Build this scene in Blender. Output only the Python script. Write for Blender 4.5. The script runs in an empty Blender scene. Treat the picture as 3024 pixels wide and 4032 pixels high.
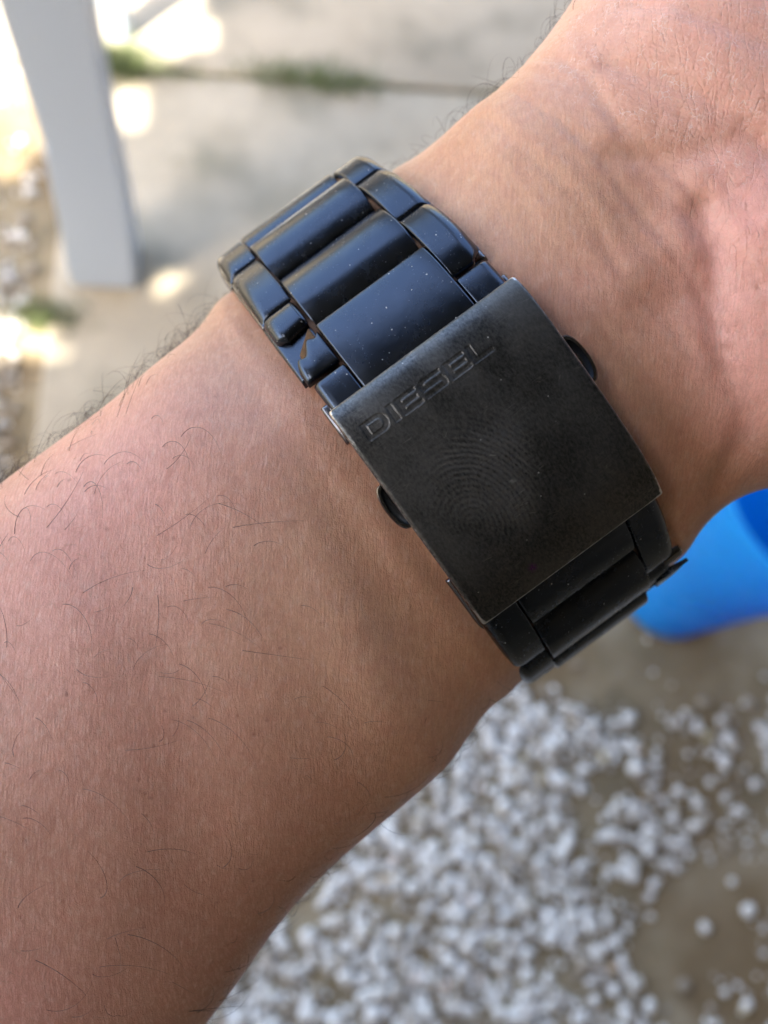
import bpy, bmesh, math, random
import numpy as np
from mathutils import Matrix, Vector
from mathutils.bvhtree import BVHTree
from mathutils import noise as mnoise

random.seed(7)
rng = np.random.default_rng(7)
scene = bpy.context.scene
COL = scene.collection
rad = math.radians

# ------------------------------------------------------------------ camera
cam_data = bpy.data.cameras.new("camera")
cam = bpy.data.objects.new("camera", cam_data)
COL.objects.link(cam)
R3 = Matrix(((0.991745882, 0.0, -0.128218973),
             (-0.046264457, 0.932634004, -0.357845517),
             (0.119581374, 0.360823799, 0.924935934)))
CAM_M = Matrix.Translation((0, 0, 0.80)) @ R3.to_4x4()
cam.matrix_world = CAM_M
cam_data.sensor_fit = 'HORIZONTAL'
cam_data.sensor_width = 3.917          # phone sensor, portrait
cam_data.lens = 4.2
cam_data.clip_start = 0.01
cam_data.clip_end = 200.0
cam_data.dof.use_dof = True
cam_data.dof.focus_distance = 0.0945
cam_data.dof.aperture_fstop = 2.1
scene.camera = cam

# ------------------------------------------------------------------ world, sun, exposure
SUN_EL = rad(52)
SUN_DIR = Vector((-0.60, -0.80, 0)).normalized()      # horizontal direction towards the sun
world = bpy.data.worlds.new("World")
scene.world = world
world.use_nodes = True
wn = world.node_tree.nodes
bg = wn["Background"]
sky = wn.new("ShaderNodeTexSky")
sky.sky_type = 'NISHITA'
sky.sun_disc = False
sky.sun_elevation = SUN_EL
sky.sun_rotation = math.atan2(SUN_DIR.x, SUN_DIR.y)
sky.air_density = 1.0
sky.dust_density = 5.0
sky.ozone_density = 0.6
world.node_tree.links.new(sky.outputs[0], bg.inputs[0])
bg.inputs[1].default_value = 0.15
sun_d = bpy.data.lights.new("sun", 'SUN')
sun_d.energy = 3.3
sun_d.angle = rad(0.5)
sun_d.color = (1.0, 0.95, 0.86)
sun = bpy.data.objects.new("sun", sun_d)
COL.objects.link(sun)
sv = Vector((SUN_DIR.x * math.cos(SUN_EL), SUN_DIR.y * math.cos(SUN_EL), math.sin(SUN_EL)))
sun.rotation_euler = sv.to_track_quat('Z', 'Y').to_euler()
sun.location = (-3, -4, 6)
scene.view_settings.view_transform = 'Standard'
scene.view_settings.look = 'None'
scene.view_settings.exposure = 2.9
scene.view_settings.gamma = 1.0
scene.render.engine = 'CYCLES'
scene.cycles.use_denoising = True
scene.cycles.max_bounces = 8

# ------------------------------------------------------------------ helpers
MM = Matrix.Scale(0.001, 4)
HAND_M = CAM_M @ MM                    # arm frame in millimetres


def set_props(o, label=None, cat=None, group=None, kind=None):
    if label: o['label'] = label
    if cat: o['category'] = cat
    if group: o['group'] = group
    if kind: o['kind'] = kind
    return o


def mesh_obj(name, verts, faces, mat=None, parent=None, smooth=True, sharp=None, M=None):
    me = bpy.data.meshes.new(name)
    me.from_pydata([tuple(v) for v in verts], [], [tuple(f) for f in faces])
    if M is not None:
        me.transform(M)
    me.update()
    if smooth:
        me.shade_smooth()
        if sharp:
            me.set_sharp_from_angle(angle=rad(sharp))
    o = bpy.data.objects.new(name, me)
    if mat: me.materials.append(mat)
    COL.objects.link(o)
    if parent: o.parent = parent
    return o


def box_vf(x0, x1, y0, y1, z0, z1, b=0.0):
    bm = bmesh.new()
    bmesh.ops.create_cube(bm, size=1)
    for v in bm.verts:
        v.co = Vector((x0 + (v.co.x + .5) * (x1 - x0), y0 + (v.co.y + .5) * (y1 - y0), z0 + (v.co.z + .5) * (z1 - z0)))
    if b:
        bmesh.ops.bevel(bm, geom=bm.edges[:], offset=b, segments=3, affect='EDGES', profile=0.5)
    bm.verts.index_update()
    V = [v.co.copy() for v in bm.verts]
    F = [[v.index for v in f.verts] for f in bm.faces]
    bm.free()
    return V, F


class NT:
    """tiny node helper"""
    def __init__(self, name):
        self.m = bpy.data.materials.new(name)
        self.m.use_nodes = True
        self.t = self.m.node_tree
        self.n = self.t.nodes
        self.b = self.n["Principled BSDF"]
        self._c = None

    def link(self, a, b): self.t.links.new(a, b)

    def coord(self, kind='Object'):
        c = self.n.new("ShaderNodeTexCoord")
        return c.outputs[kind]

    def mapping(self, src, scale=(1, 1, 1), rot=(0, 0, 0), loc=(0, 0, 0)):
        m = self.n.new("ShaderNodeMapping")
        m.inputs['Scale'].default_value = scale
        m.inputs['Rotation'].default_value = rot
        m.inputs['Location'].default_value = loc
        self.link(src, m.inputs['Vector'])
        return m.outputs[0]

    def noise(self, src, scale, detail=3, rough=0.5, dist=0.0, out='Fac'):
        t = self.n.new("ShaderNodeTexNoise")
        t.inputs['Scale'].default_value = scale
        t.inputs['Detail'].default_value = detail
        t.inputs['Roughness'].default_value = rough
        t.inputs['Distortion'].default_value = dist
        self.link(src, t.inputs['Vector'])
        return t.outputs[out]

    def voronoi(self, src, scale, feature='F1', rnd=1.0, out='Distance'):
        t = self.n.new("ShaderNodeTexVoronoi")
        t.feature = feature
        t.inputs['Scale'].default_value = scale
        t.inputs['Randomness'].default_value = rnd
        self.link(src, t.inputs['Vector'])
        return t.outputs[out]

    def ramp(self, src, stops, interp='LINEAR'):
        r = self.n.new("ShaderNodeValToRGB")
        r.color_ramp.interpolation = interp
        e = r.color_ramp.elements
        while len(e) > 1: e.remove(e[-1])
        for i, (p, c) in enumerate(stops):
            if not hasattr(c, '__len__'): c = (c, c, c)
            if i == 0:
                e[0].position = p; e[0].color = (*c, 1)
            else:
                k = e.new(p); k.color = (*c, 1)
        self.link(src, r.inputs[0])
        return r.outputs[0]

    def math(self, op, a, b=None, c=None, clamp=False):
        m = self.n.new("ShaderNodeMath")
        m.operation = op
        m.use_clamp = clamp
        for i, v in enumerate((a, b, c)):
            if v is None: continue
            if isinstance(v, (int, float)): m.inputs[i].default_value = v
            else: self.link(v, m.inputs[i])
        return m.outputs[0]

    def mix(self, fac, a, b, blend='MIX'):
        m = self.n.new("ShaderNodeMix")
        m.data_type = 'RGBA'
        m.blend_type = blend
        for idx, v in ((0, fac), (6, a), (7, b)):
            if isinstance(v, (int, float)): m.inputs[idx].default_value = v
            elif isinstance(v, tuple): m.inputs[idx].default_value = (*v, 1)
            else: self.link(v, m.inputs[idx])
        return m.outputs[2]

    def attr(self, name, out='Fac'):
        a = self.n.new("ShaderNodeAttribute")
        a.attribute_name = name
        return a.outputs[out]

    def bump(self, h, strength, dist, normal=None):
        b = self.n.new("ShaderNodeBump")
        b.inputs['Strength'].default_value = strength
        b.inputs['Distance'].default_value = dist
        self.link(h, b.inputs['Height'])
        if normal is not None: self.link(normal, b.inputs['Normal'])
        return b.outputs[0]

    def set(self, **kw):
        for k, v in kw.items():
            k = k.replace('_', ' ')
            inp = self.b.inputs[k]
            if isinstance(v, (int, float)): inp.default_value = v
            elif isinstance(v, tuple): inp.default_value = (*v, 1) if len(v) == 3 and inp.type == 'RGBA' else v
            else: self.link(v, inp)
        return self


# ------------------------------------------------------------------ materials: setting
def mat_ground():
    n = NT("dirt_and_cement")
    c = n.coord()
    a = n.noise(c, 7.0, 6, 0.65)
    b = n.noise(c, 25, 6, 0.65)
    col = n.ramp(a, [(0.34, (0.09, 0.068, 0.035)), (0.5, (0.25, 0.19, 0.105)), (0.64, (0.38, 0.31, 0.20))])
    mud = n.noise(n.mapping(c, (1, 1, 1), (0, 0, 0), (3.1, 1.7, 0)), 5.0, 3, 0.5)
    col = n.mix(n.ramp(mud, [(0.5, 0.0), (0.62, 0.8)]), col, (0.16, 0.095, 0.035))
    col = n.mix(n.math('MULTIPLY', b, 0.35), col, (0.33, 0.265, 0.165))
    n.set(Base_Color=col, Roughness=0.92)
    n.link(n.bump(b, 0.6, 0.004), n.b.inputs['Normal'])
    return n.m


def mat_slab():
    n = NT("worn_concrete")
    c = n.coord()
    a = n.noise(c, 4.0, 5, 0.6)
    b = n.noise(c, 60, 5, 0.6)
    col = n.ramp(a, [(0.25, (0.34, 0.28, 0.19)), (0.5, (0.44, 0.37, 0.26)), (0.75, (0.52, 0.44, 0.32))])
    col = n.mix(n.math('MULTIPLY', b, 0.35), col, (0.20, 0.18, 0.15))
    st = n.noise(c, 9.0, 3, 0.5)
    col = n.mix(n.ramp(st, [(0.50, 0.0), (0.68, 0.5)]), col, (0.12, 0.12, 0.08))
    n.set(Base_Color=col, Roughness=0.9)
    n.link(n.bump(b, 0.5, 0.002), n.b.inputs['Normal'])
    return n.m


def mat_pebble():
    n = NT("white_pebbles")
    v = n.attr("tone")
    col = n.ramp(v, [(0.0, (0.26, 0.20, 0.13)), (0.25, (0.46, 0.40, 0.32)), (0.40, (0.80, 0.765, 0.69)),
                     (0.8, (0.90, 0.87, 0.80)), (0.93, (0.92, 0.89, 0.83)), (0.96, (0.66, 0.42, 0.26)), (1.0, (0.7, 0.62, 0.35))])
    b = n.noise(n.coord(), 300, 3, 0.6)
    col = n.mix(n.math('MULTIPLY', b, 0.3), col, (0.35, 0.31, 0.26))
    n.set(Base_Color=col, Roughness=0.6)
    return n.m


def mat_simple(name, col, rough=0.5, metal=0.0, nscale=20, namt=0.25, dark=None, bump=0.0, bdist=0.001):
    n = NT(name)
    c = n.coord()
    a = n.noise(c, nscale, 4, 0.6)
    dark = dark or tuple(x * 0.6 for x in col)
    n.set(Base_Color=n.mix(n.math('MULTIPLY', a, namt), col, dark), Metallic=metal,
          Roughness=n.math('ADD', n.math('MULTIPLY', a, 0.2), rough - 0.1))
    if bump:
        n.link(n.bump(n.noise(c, nscale * 5, 4, 0.6), bump, bdist), n.b.inputs['Normal'])
    return n.m


M_GROUND = mat_ground()
M_SLAB = mat_slab()
M_PEB = mat_pebble()
M_GRASS = mat_simple("grass_green", (0.15, 0.19, 0.06), 0.6, 0, 200, 0.6, (0.08, 0.09, 0.035))
M_WHITE = mat_simple("white_plastic", (0.44, 0.505, 0.585), 0.35, 0, 8, 0.15, (0.55, 0.55, 0.52), 0.1, 0.0008)
M_BLUE = mat_simple("blue_plastic", (0.035, 0.50, 0.93), 0.28, 0, 12, 0.2, (0.02, 0.40, 0.86), 0.1, 0.0008)
_t = M_BLUE.node_tree; _b = _t.nodes["Principled BSDF"]
_tr = _t.nodes.new("ShaderNodeBsdfTranslucent"); _tr.inputs[0].default_value = (0.05, 0.52, 0.95, 1)
_mx = _t.nodes.new("ShaderNodeMixShader"); _mx.inputs[0].default_value = 0.55
_t.links.new(_b.outputs[0], _mx.inputs[1]); _t.links.new(_tr.outputs[0], _mx.inputs[2])
_t.links.new(_mx.outputs[0], [q for q in _t.nodes if q.type == 'OUTPUT_MATERIAL'][0].inputs[0])
M_ROOF = mat_simple("weathered_boards", (0.065, 0.068, 0.070), 0.85, 0, 6, 0.6, (0.03, 0.032, 0.034), 0.3, 0.002)
M_WALL = mat_simple("painted_plaster", (0.24, 0.20, 0.155), 0.9, 0, 5, 0.4, (0.18, 0.15, 0.12), 0.3, 0.002)

# ------------------------------------------------------------------ ground, slabs
V, F = [], []
N = 61
for j in range(N):
    for i in range(N):
        x = -60 + 120 * (i / (N - 1)); y = -60 + 120 * (j / (N - 1))
        V.append((x, y, 0.0))
for j in range(N - 1):
    for i in range(N - 1):
        a = j * N + i
        F.append((a, a + 1, a + N + 1, a + N))
set_props(mesh_obj('ground', V, F, M_GROUND), kind='structure')

pave = bpy.data.objects.new('pavement', None); COL.objects.link(pave)
set_props(pave, kind='structure')
SL = [(-0.245, 0.52, 0.335, 0.893), (0.530, 1.45, 0.325, 0.893),
      (-0.250, 0.60, 0.901, 1.75), (0.608, 1.48, 0.902, 1.76), (-1.14, -0.262, 0.905, 1.75)]
for k, (x0, x1, y0, y1) in enumerate(SL):
    v, f = box_vf(x0, x1, y0, y1, -0.03, 0.012 + 0.002 * (k % 2), 0.004)
    o = mesh_obj('paving_slab', v, f, M_SLAB, pave, True, 35)

# gravel
def ground_mask(x, y):
    """density of white gravel 0..1"""
    nz = mnoise.noise(Vector((x * 5.0, y * 5.0, 1.3)))
    d = 0.0
    if y < 0.30:
        d = 1.0
        # bare strip beside the slabs
        d *= min(1, max(0.04, (0.136 - y + 0.08 * nz + 0.06 * max(0, x - 0.30)) / 0.04))
        # bare earthy corner at lower right
        q = ((x - 0.47) / 0.15) ** 2 + ((y + 0.13) / 0.08) ** 2
        d *= min(1, max(0.14, (q - 0.75 + 0.6 * nz) / 0.35))
        q = ((x - 0.30) / 0.05) ** 2 + ((y + 0.14) / 0.05) ** 2
        d *= min(1, max(0.16, 0.80 + 1.5 * nz + 1.3 * mnoise.noise(Vector((x * 19, y * 19, 4)))))
    elif x < -0.26:
        d = 0.55 + nz
    return d


def blob_template(sub):
    bm = bmesh.new()
    bmesh.ops.create_icosphere(bm, subdivisions=sub, radius=1.0)
    v = np.array([p.co[:] for p in bm.verts])
    f = np.array([[q.index for q in p.verts] for p in bm.faces])
    bm.free()
    return v, f


tv, tf = blob_template(1)
allv, allf, tones = [], [], []
cnt = 0
for _ in range(34000):
    if random.random() < 0.86:
        x = random.uniform(-0.35, 0.75); y = random.uniform(-0.38, 0.30)
    else:
        x = random.uniform(-0.65, -0.27); y = random.uniform(0.30, 0.95)
    if random.random() > ground_mask(x, y): continue
    r = random.choice((0.0014, 0.0018, 0.0022, 0.0028, 0.0034, 0.0044, 0.0056, 0.0070)) * random.uniform(0.8, 1.25)
    v = tv.copy()
    ph = rng.uniform(0, 6.28, 6)
    v *= (1 + 0.16 * np.sin(3 * v[:, [1]] + ph[0]) * np.sin(2.3 * v[:, [0]] + ph[1]) + 0.10 * np.sin(5 * v[:, [2]] + ph[2]))
    v *= np.array([1.0, random.uniform(0.6, 1.0), random.uniform(0.5, 0.8)]) * r
    a = ph[3]
    v = v @ np.array([[math.cos(a), math.sin(a), 0], [-math.sin(a), math.cos(a), 0], [0, 0, 1]])
    v += np.array([x, y, r * 0.35 + random.random() * 0.002])
    allf.append(tf + cnt)
    cnt += len(v)
    allv.append(v)
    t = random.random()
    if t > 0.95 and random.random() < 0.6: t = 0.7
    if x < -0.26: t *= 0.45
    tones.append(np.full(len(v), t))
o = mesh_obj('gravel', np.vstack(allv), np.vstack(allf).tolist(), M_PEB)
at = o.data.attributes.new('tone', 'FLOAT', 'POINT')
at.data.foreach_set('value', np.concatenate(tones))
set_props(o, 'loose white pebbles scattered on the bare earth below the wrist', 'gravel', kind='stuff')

# grass in the joints
gv, gf = [], []
def blade(x, y, h, w, lean):
    a = random.uniform(0, 6.28)
    dx, dy = math.cos(a), math.sin(a)
    la = random.uniform(0, 6.28)
    lx, ly = math.cos(la) * lean, math.sin(la) * lean
    b = len(gv)
    for k, (t, ww) in enumerate(((0, 1), (0.5, .8), (1, .1))):
        cx = x + lx * t * t; cy = y + ly * t * t; z = h * t + 0.003
        gv.append((cx - dx * w * ww, cy - dy * w * ww, z)); gv.append((cx + dx * w * ww, cy + dy * w * ww, z))
    for k in range(2):
        gf.append((b + 2 * k, b + 2 * k + 1, b + 2 * k + 3, b + 2 * k + 2))
def tuft(x, y, r, nb, h=0.03, ry=None):
    for _ in range(nb):
        blade(random.gauss(x, r), random.gauss(y, ry or r * 0.35), h * random.uniform(.5, 1.2), 0.0013, h * 0.8)
tuft(-0.200, 0.900, 0.022, 420, 0.030, 0.014)
tuft(-0.14, 0.893, 0.03, 120, 0.02, 0.005)
tuft(0.015, 0.900, 0.034, 260, 0.024, 0.012)
tuft(0.085, 0.893, 0.030, 200, 0.024, 0.010)
tuft(-0.245, 0.53, 0.022, 180, 0.022, 0.008)
tuft(-0.10, 0.75, 0.022, 90, 0.012, 0.010)
tuft(0.30, 0.90, 0.03, 40, 0.015, 0.004)
o = mesh_obj('grass', gv, gf, M_GRASS, smooth=False)
set_props(o, 'green grass and moss growing in the joints of the concrete slabs', 'grass', kind='stuff')

# ------------------------------------------------------------------ white porch posts at upper left
def porch_post(loc, label, prof_, dr=0.42, mat=None):
    root = bpy.data.objects.new('porch_post', None); COL.objects.link(root)
    root.location = loc
    set_props(root, label, 'post', 'white posts carrying the porch roof')
    bm = bmesh.new(); rings = []
    for z, xl, xr in prof_:
        d = (xr - xl) * dr
        rings.append([bm.verts.new(p) for p in ((xl, -d, z), (xr, -d, z), (xr, d, z), (xl, d, z))])
    bm.faces.new(rings[0][::-1]); bm.faces.new(rings[-1])
    for a, b in zip(rings[:-1], rings[1:]):
        for i in range(4):
            bm.faces.new((a[i], a[(i + 1) % 4], b[(i + 1) % 4], b[i]))
    ed = [e for e in bm.edges if abs(e.verts[0].co.z - e.verts[1].co.z) > 0.01 or e.verts[0] in rings[0] or e.verts[0] in rings[-1]]
    bmesh.ops.bevel(bm, geom=ed, offset=0.004, segments=3, affect='EDGES')
    bm.verts.index_update()
    V = [v.co.copy() for v in bm.verts]; F = [[v.index for v in f.verts] for f in bm.faces]; bm.free()
    mesh_obj('shaft', V, F, mat or M_WHITE, root, True, 40)
    return root
porch_post((-0.19, 0.60, 0.010), 'wide white post standing in the shade at upper left',
           [(0, -.036, .036), (.10, -.025, .041), (.20, -.016, .044), (.36, -.012, .050), (.8, -.012, .055), (2.23, -.012, .055)])
porch_post((-0.20, 0.955, 0.010), 'narrow white post in full sun just beyond the wide one',
           [(0, -.012, .016), (.3, -.016, .026), (2.23, -.018, .028)], 0.5)

# ------------------------------------------------------------------ blue bucket
bk = bpy.data.objects.new('bucket', None); COL.objects.link(bk)
bk.location = (0.408, 0.218, 0)
set_props(bk, 'bright blue plastic bucket standing on the ground right of the wrist', 'bucket')
prof = [(0.0, 0.004), (0.040, 0.004), (0.046, 0.0), (0.050, 0.004), (0.052, 0.03), (0.064, 0.16), (0.066, 0.165), (0.068, 0.17), (0.075, 0.262),
        (0.082, 0.264), (0.084, 0.27), (0.082, 0.276), (0.076, 0.276), (0.073, 0.27), (0.066, 0.18), (0.049, 0.03), (0.044, 0.010), (0.0, 0.010)]
V, F = [], []
K = 64
for r, z in prof:
    for i in range(K):
        a = 2 * math.pi * i / K
        V.append((r * math.cos(a), r * math.sin(a), z))
for j in range(len(prof) - 1):
    for i in range(K):
        a = j * K + i; b = j * K + (i + 1) % K
        F.append((a, b, b + K, a + K))
mesh_obj('bucket_body', V, F, M_BLUE, bk, True, 40)
# wire-like bail handle resting on the far side of the rim
V, F = [], []
for i in range(25):
    a = math.pi * i / 24 - 0.5
    c = Vector((0.086 * math.cos(a), 0.086 * math.sin(a), 0.255 - 0.05 * math.sin(math.pi * i / 24)))
    t = Vector((-math.sin(a), math.cos(a), 0)); n1 = Vector((0, 0, 1)); n2 = t.cross(n1)
    for k in range(6):
        q = 2 * math.pi * k / 6
        V.append(c + (n1 * math.cos(q) + n2 * math.sin(q)) * 0.0022)
for i in range(24):
    for k in range(6):
        F.append((i * 6 + k, i * 6 + (k + 1) % 6, (i + 1) * 6 + (k + 1) % 6, (i + 1) * 6 + k))
mesh_obj('bail_handle', V, F, M_BLUE, bk)

# ------------------------------------------------------------------ unseen roof added to throw the shade (gaps cut for sun patches), plus added walls
ROOF_Z = 2.25
OFF = Vector((SUN_DIR.x, SUN_DIR.y)) * (ROOF_Z / math.tan(SUN_EL))
def inside(poly, x, y):
    c = False
    for i in range(len(poly)):
        x1, y1 = poly[i]; x2, y2 = poly[i - 1]
        if (y1 > y) != (y2 > y) and x < (x2 - x1) * (y - y1) / (y2 - y1) + x1: c = not c
    return c
SUNLIT = [   # sunlit ground patches (metres on the ground)
    [(-0.60, 0.74), (-0.30, 0.72), (-0.262, 0.80), (-0.262, 1.30), (-0.60, 1.4)],
    [(-0.262, 0.90), (-0.185, 0.915), (-0.150, 1.00), (-0.02, 1.10), (0.02, 1.40), (-0.27, 1.40)],
    [(-0.195, 0.915), (-0.15, 0.885), (-0.115, 0.925), (-0.072, 0.955), (-0.10, 1.055), (-0.135, 1.03)],
    [(-0.55, 0.45), (-0.36, 0.45), (-0.275, 0.47), (-0.225, 0.485), (-0.235, 0.53), (-0.30, 0.55), (-0.55, 0.56)],
    [(-0.145, 0.565), (-0.105, 0.57), (-0.11, 0.605), (-0.14, 0.61)],
    [(-0.215, 0.80), (-0.165, 0.80), (-0.155, 0.875), (-0.205, 0.88)],
]
roof = bpy.data.objects.new('added_shade_roof', None); COL.objects.link(roof)  # roof added out of view; its openings are shaped to let the sun patches through
roof.location = (0, 0, ROOF_Z)
set_props(roof, 'board roof added out of view overhead to shade the arm and ground', 'roof')
cs = 0.02
X0, X1, Y0, Y1 = -1.75, -0.95, -1.35, 0.35
rv, rf = [], []
def roof_box(x0, x1, y0, y1):
    v, f = box_vf(x0, x1, y0, y1, 0, 0.02)
    b = len(rv); rv.extend(v); rf.extend([[i + b for i in q] for q in f])
# solid boards around the gappy strip
RX0, RX1, RY0, RY1 = -2.6, 1.9, -3.6, 0.80
BW = 0.14
y = RY0
while y < RY1:
    if y + BW < Y0 or y > Y1:
        roof_box(RX0, RX1, y, y + BW + 0.002)
    y += BW
roof_box(X1, RX1, Y0 - BW, RY1)
roof_box(RX0, X0, Y0 - BW, RY1)
ny = int((Y1 - Y0 + BW) / cs)
for j in range(ny):
    yy = Y0 - BW + j * cs
    if yy > RY1: break
    run = None
    nx = int(round((X1 - X0) / cs))
    for i in range(nx + 1):
        xx = X0 + i * cs
        gx, gy = xx + cs / 2 - OFF.x, yy + cs / 2 - OFF.y
        jit = 0.012 * mnoise.noise(Vector((gx * 30, gy * 30, 0)))
        op = i < nx and any(inside(p, gx + jit, gy - jit) for p in SUNLIT)
        solid = i < nx and not op
        if solid and run is None: run = xx
        if not solid and run is not None:
            roof_box(run, xx, yy, yy + cs); run = None
mesh_obj('shade_roof_boards', rv, rf, M_ROOF, roof, False)
v, f = box_vf(1.75, 1.95, -3.6, 2.4, -0.02, ROOF_Z)  # added out of view, shades the right side and darkens the clasp reflection
set_props(mesh_obj('added_wall', v, f, M_WALL), 'plain plastered wall added out of view at right for shade and dark reflections', 'wall')
v, f = box_vf(-2.6, 1.74, -3.3, -3.1, -0.02, ROOF_Z - 0.01)  # added out of view to keep the clasp's lower end reflecting dark
set_props(mesh_obj('added_wall', v, f, M_WALL), 'long plastered wall added out of view at the back to darken the clasp reflection', 'wall')
v, f = box_vf(-1.0, 0.04, -0.50, -0.36, -0.02, 1.15, 0.01)  # added out of view, blocks light from the forearm as the wearer's body would
set_props(mesh_obj('added_shade_wall', v, f, M_WALL), 'low plastered wall added out of view behind the forearm to shade it', 'wall')

# ------------------------------------------------------------------ arm (millimetre frame, then to metres)
SEC = [  # left silhouette xy, right silhouette xy, z of widest, z top, z bottom, exponent
 ((-190,-148),(-150,-262),120,88,176,2.2),
 ((-130,-80),(-98,-176),116,89,164,2.3),
 ((-71.8,-13.0),(-54.0,-102.5),113,91,152,2.4),
 ((-52.7,2.9),(-25.1,-70.3),113,92.5,150,2.2),
 ((-36.2,15.3),(-10.0,-50.7),113,93.8,148,2.2),
 ((-21.1,28.9),(9.6,-33.6),114,95.2,146,2.2),
 ((-9.1,38.5),(22.4,-19.0),115,95.6,141,2.2),
 ((1.3,48.3),(34.2,-5.0),114,95.2,141,2.2),
 ((15.2,56.5),(44.0,0.6),112,94.5,141,2.2),
 ((24.6,67.0),(52.6,3.5),110,93,141,2.4),
 ((31.5,80),(62.5,4.0),108,91,140,2.4),
 ((38.6,91.5),(74.7,7.6),108,90,138,2.4),
 ((53.3,106.1),(90.0,20.9),109,92,134,2.4),
 ((72,122),(110,40),109,94,131,2.4),
 ((88,130),(123,58),109,97,126,2.3),
 ((95,130),(126,68),110,103,119,2.1),
]
def catmull(P, t):
    P = np.asarray(P, float)
    n = len(P)
    t = np.clip(t, 0, n - 1 - 1e-9)
    i = np.floor(t).astype(int); u = (t - i)[:, None]
    p0 = P[np.maximum(i - 1, 0)]; p1 = P[i]; p2 = P[i + 1]; p3 = P[np.minimum(i + 2, n - 1)]
    return 0.5 * ((2 * p1) + (-p0 + p2) * u + (2 * p0 - 5 * p1 + 4 * p2 - p3) * u ** 2 + (-p0 + 3 * p1 - 3 * p2 + p3) * u ** 3)
raw = [[*a[0], *a[1], a[2], a[3], a[4], a[5]] for a in SEC]
TS = np.linspace(0, len(SEC) - 1, 220)
prm = catmull(raw, TS)
th = np.linspace(0, 2 * np.pi, 120, endpoint=False)
bv, bf = [], []
for r in prm:
    L = np.array(r[0:2]); Rr = np.array(r[2:4]); C = (L + Rr) / 2; Vv = (Rr - L) / 2
    n = r[7]
    c, s = np.cos(th), np.sin(th)
    ce = np.sign(c) * np.abs(c) ** (2 / n); se = np.sign(s) * np.abs(s) ** (2 / n)
    hz = np.where(se > 0, r[4] - r[5], r[6] - r[4])
    pts = np.stack([C[0] + Vv[0] * ce, C[1] + Vv[1] * ce, -r[4] + hz * se], 1)
    bv.append(pts)
NR = len(th)
for j in range(len(bv) - 1):
    for i in range(NR):
        a = j * NR + i; b = j * NR + (i + 1) % NR
        bf.append((a, b, b + NR, a + NR))
bv = np.vstack(bv).tolist()
for ring, rev in ((0, True), (len(TS) - 1, False)):
    idx = list(range(ring * NR, ring * NR + NR))
    bf.append(idx[::-1] if rev else idx)
def tube(pts, radii, seg=24, sq=1.0):
    """closed tapering tube with rounded end, appended to the body"""
    P = catmull(pts, np.linspace(0, len(pts) - 1, 40)); Rr = np.interp(np.linspace(0, len(pts) - 1, 40), range(len(radii)), radii)
    tan = np.gradient(P, axis=0); tan /= np.linalg.norm(tan, axis=1)[:, None]
    extra = []
    for a in (30, 55, 75, 88):   # round the tip
        extra.append((P[-1] + tan[-1] * Rr[-1] * math.sin(rad(a)), Rr[-1] * math.cos(rad(a)), tan[-1]))
    rows = [(P[i], Rr[i], tan[i]) for i in range(40)] + extra
    base = len(bv)
    up = np.array([0, 0, 1.0])
    for p, r, t in rows:
        n1 = np.cross(t, up); n1 /= np.linalg.norm(n1); n2 = np.cross(n1, t)
        for k in range(seg):
            q = 2 * math.pi * k / seg
            bv.append((p + (n1 * math.cos(q) + n2 * math.sin(q) * sq) * r).tolist())
    for j in range(len(rows) - 1):
        for k in range(seg):
            a = base + j * seg + k; b = base + j * seg + (k + 1) % seg
            bf.append((a, b, b + seg, a + seg))
    bf.append([base + k for k in range(seg)][::-1])
    bf.append([base + (len(rows) - 1) * seg + k for k in range(seg)])
hd = np.array([0.74, 0.67, 0])
for (bx, by), ln, r0 in (((88, 120), 76, 9.6), ((98, 105), 84, 9.8), ((108, 89), 78, 9.3), ((117, 73), 62, 8.4)):
    b0 = np.array([bx, by, -111.0])
    pts = [b0 - hd * 12, b0 + hd * ln * 0.12, b0 + hd * ln * .5 + [0, 0, 7], b0 + hd * ln * .78 + [0, 0, 17], b0 + hd * ln * .94 + [0, 0, 29]]
    tube(pts, [r0 * 1.15, r0 * 1.08, r0, r0 * .9, r0 * .8])
tube([(44, 62, -112), (50, 92, -108), (56, 118, -104), (68, 142, -98), (80, 158, -94)], [16, 15, 12.5, 11, 9])
me = bpy.data.meshes.new('arm_raw'); me.from_pydata(bv, [], bf); me.update()
tmp = bpy.data.objects.new('arm_raw', me); COL.objects.link(tmp)
md = tmp.modifiers.new('r', 'REMESH'); md.mode = 'VOXEL'; md.voxel_size = 0.6; md.adaptivity = 0
md = tmp.modifiers.new('s', 'SMOOTH'); md.iterations = 5; md.factor = 0.5
dg = bpy.context.evaluated_depsgraph_get()
ev = tmp.evaluated_get(dg)
arm_me = bpy.data.meshes.new_from_object(ev)
bpy.data.objects.remove(tmp); bpy.data.meshes.remove(me)
nv = len(arm_me.vertices)
co = np.empty(nv * 3); arm_me.vertices.foreach_get('co', co); co = co.reshape(-1, 3)
no = np.empty(nv * 3); arm_me.vertices.foreach_get('normal', no); no = no.reshape(-1, 3)
XY = co[:, :2]
def px(p): return ((p[0] - 830) * 0.0545, -(p[1] - 1106) * 0.0545)
def seg_dist(pts, XY):
    pts = [np.array(px(p)) for p in pts]
    best = np.full(len(XY), 1e9)
    for a, b in zip(pts[:-1], pts[1:]):
        ab = b - a; t = np.clip(((XY - a) @ ab) / (ab @ ab), 0, 1)
        d = np.linalg.norm(XY - (a + t[:, None] * ab), axis=1)
        best = np.minimum(best, d)
    return best
facing = np.clip(no[:, 2] * 1.5, 0, 1)
dz = np.zeros(nv)
def ridge(pts, w, amp):
    global dz
    d = seg_dist(pts, XY)
    dz += amp * np.exp(-(d / w) ** 2) * facing
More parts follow.
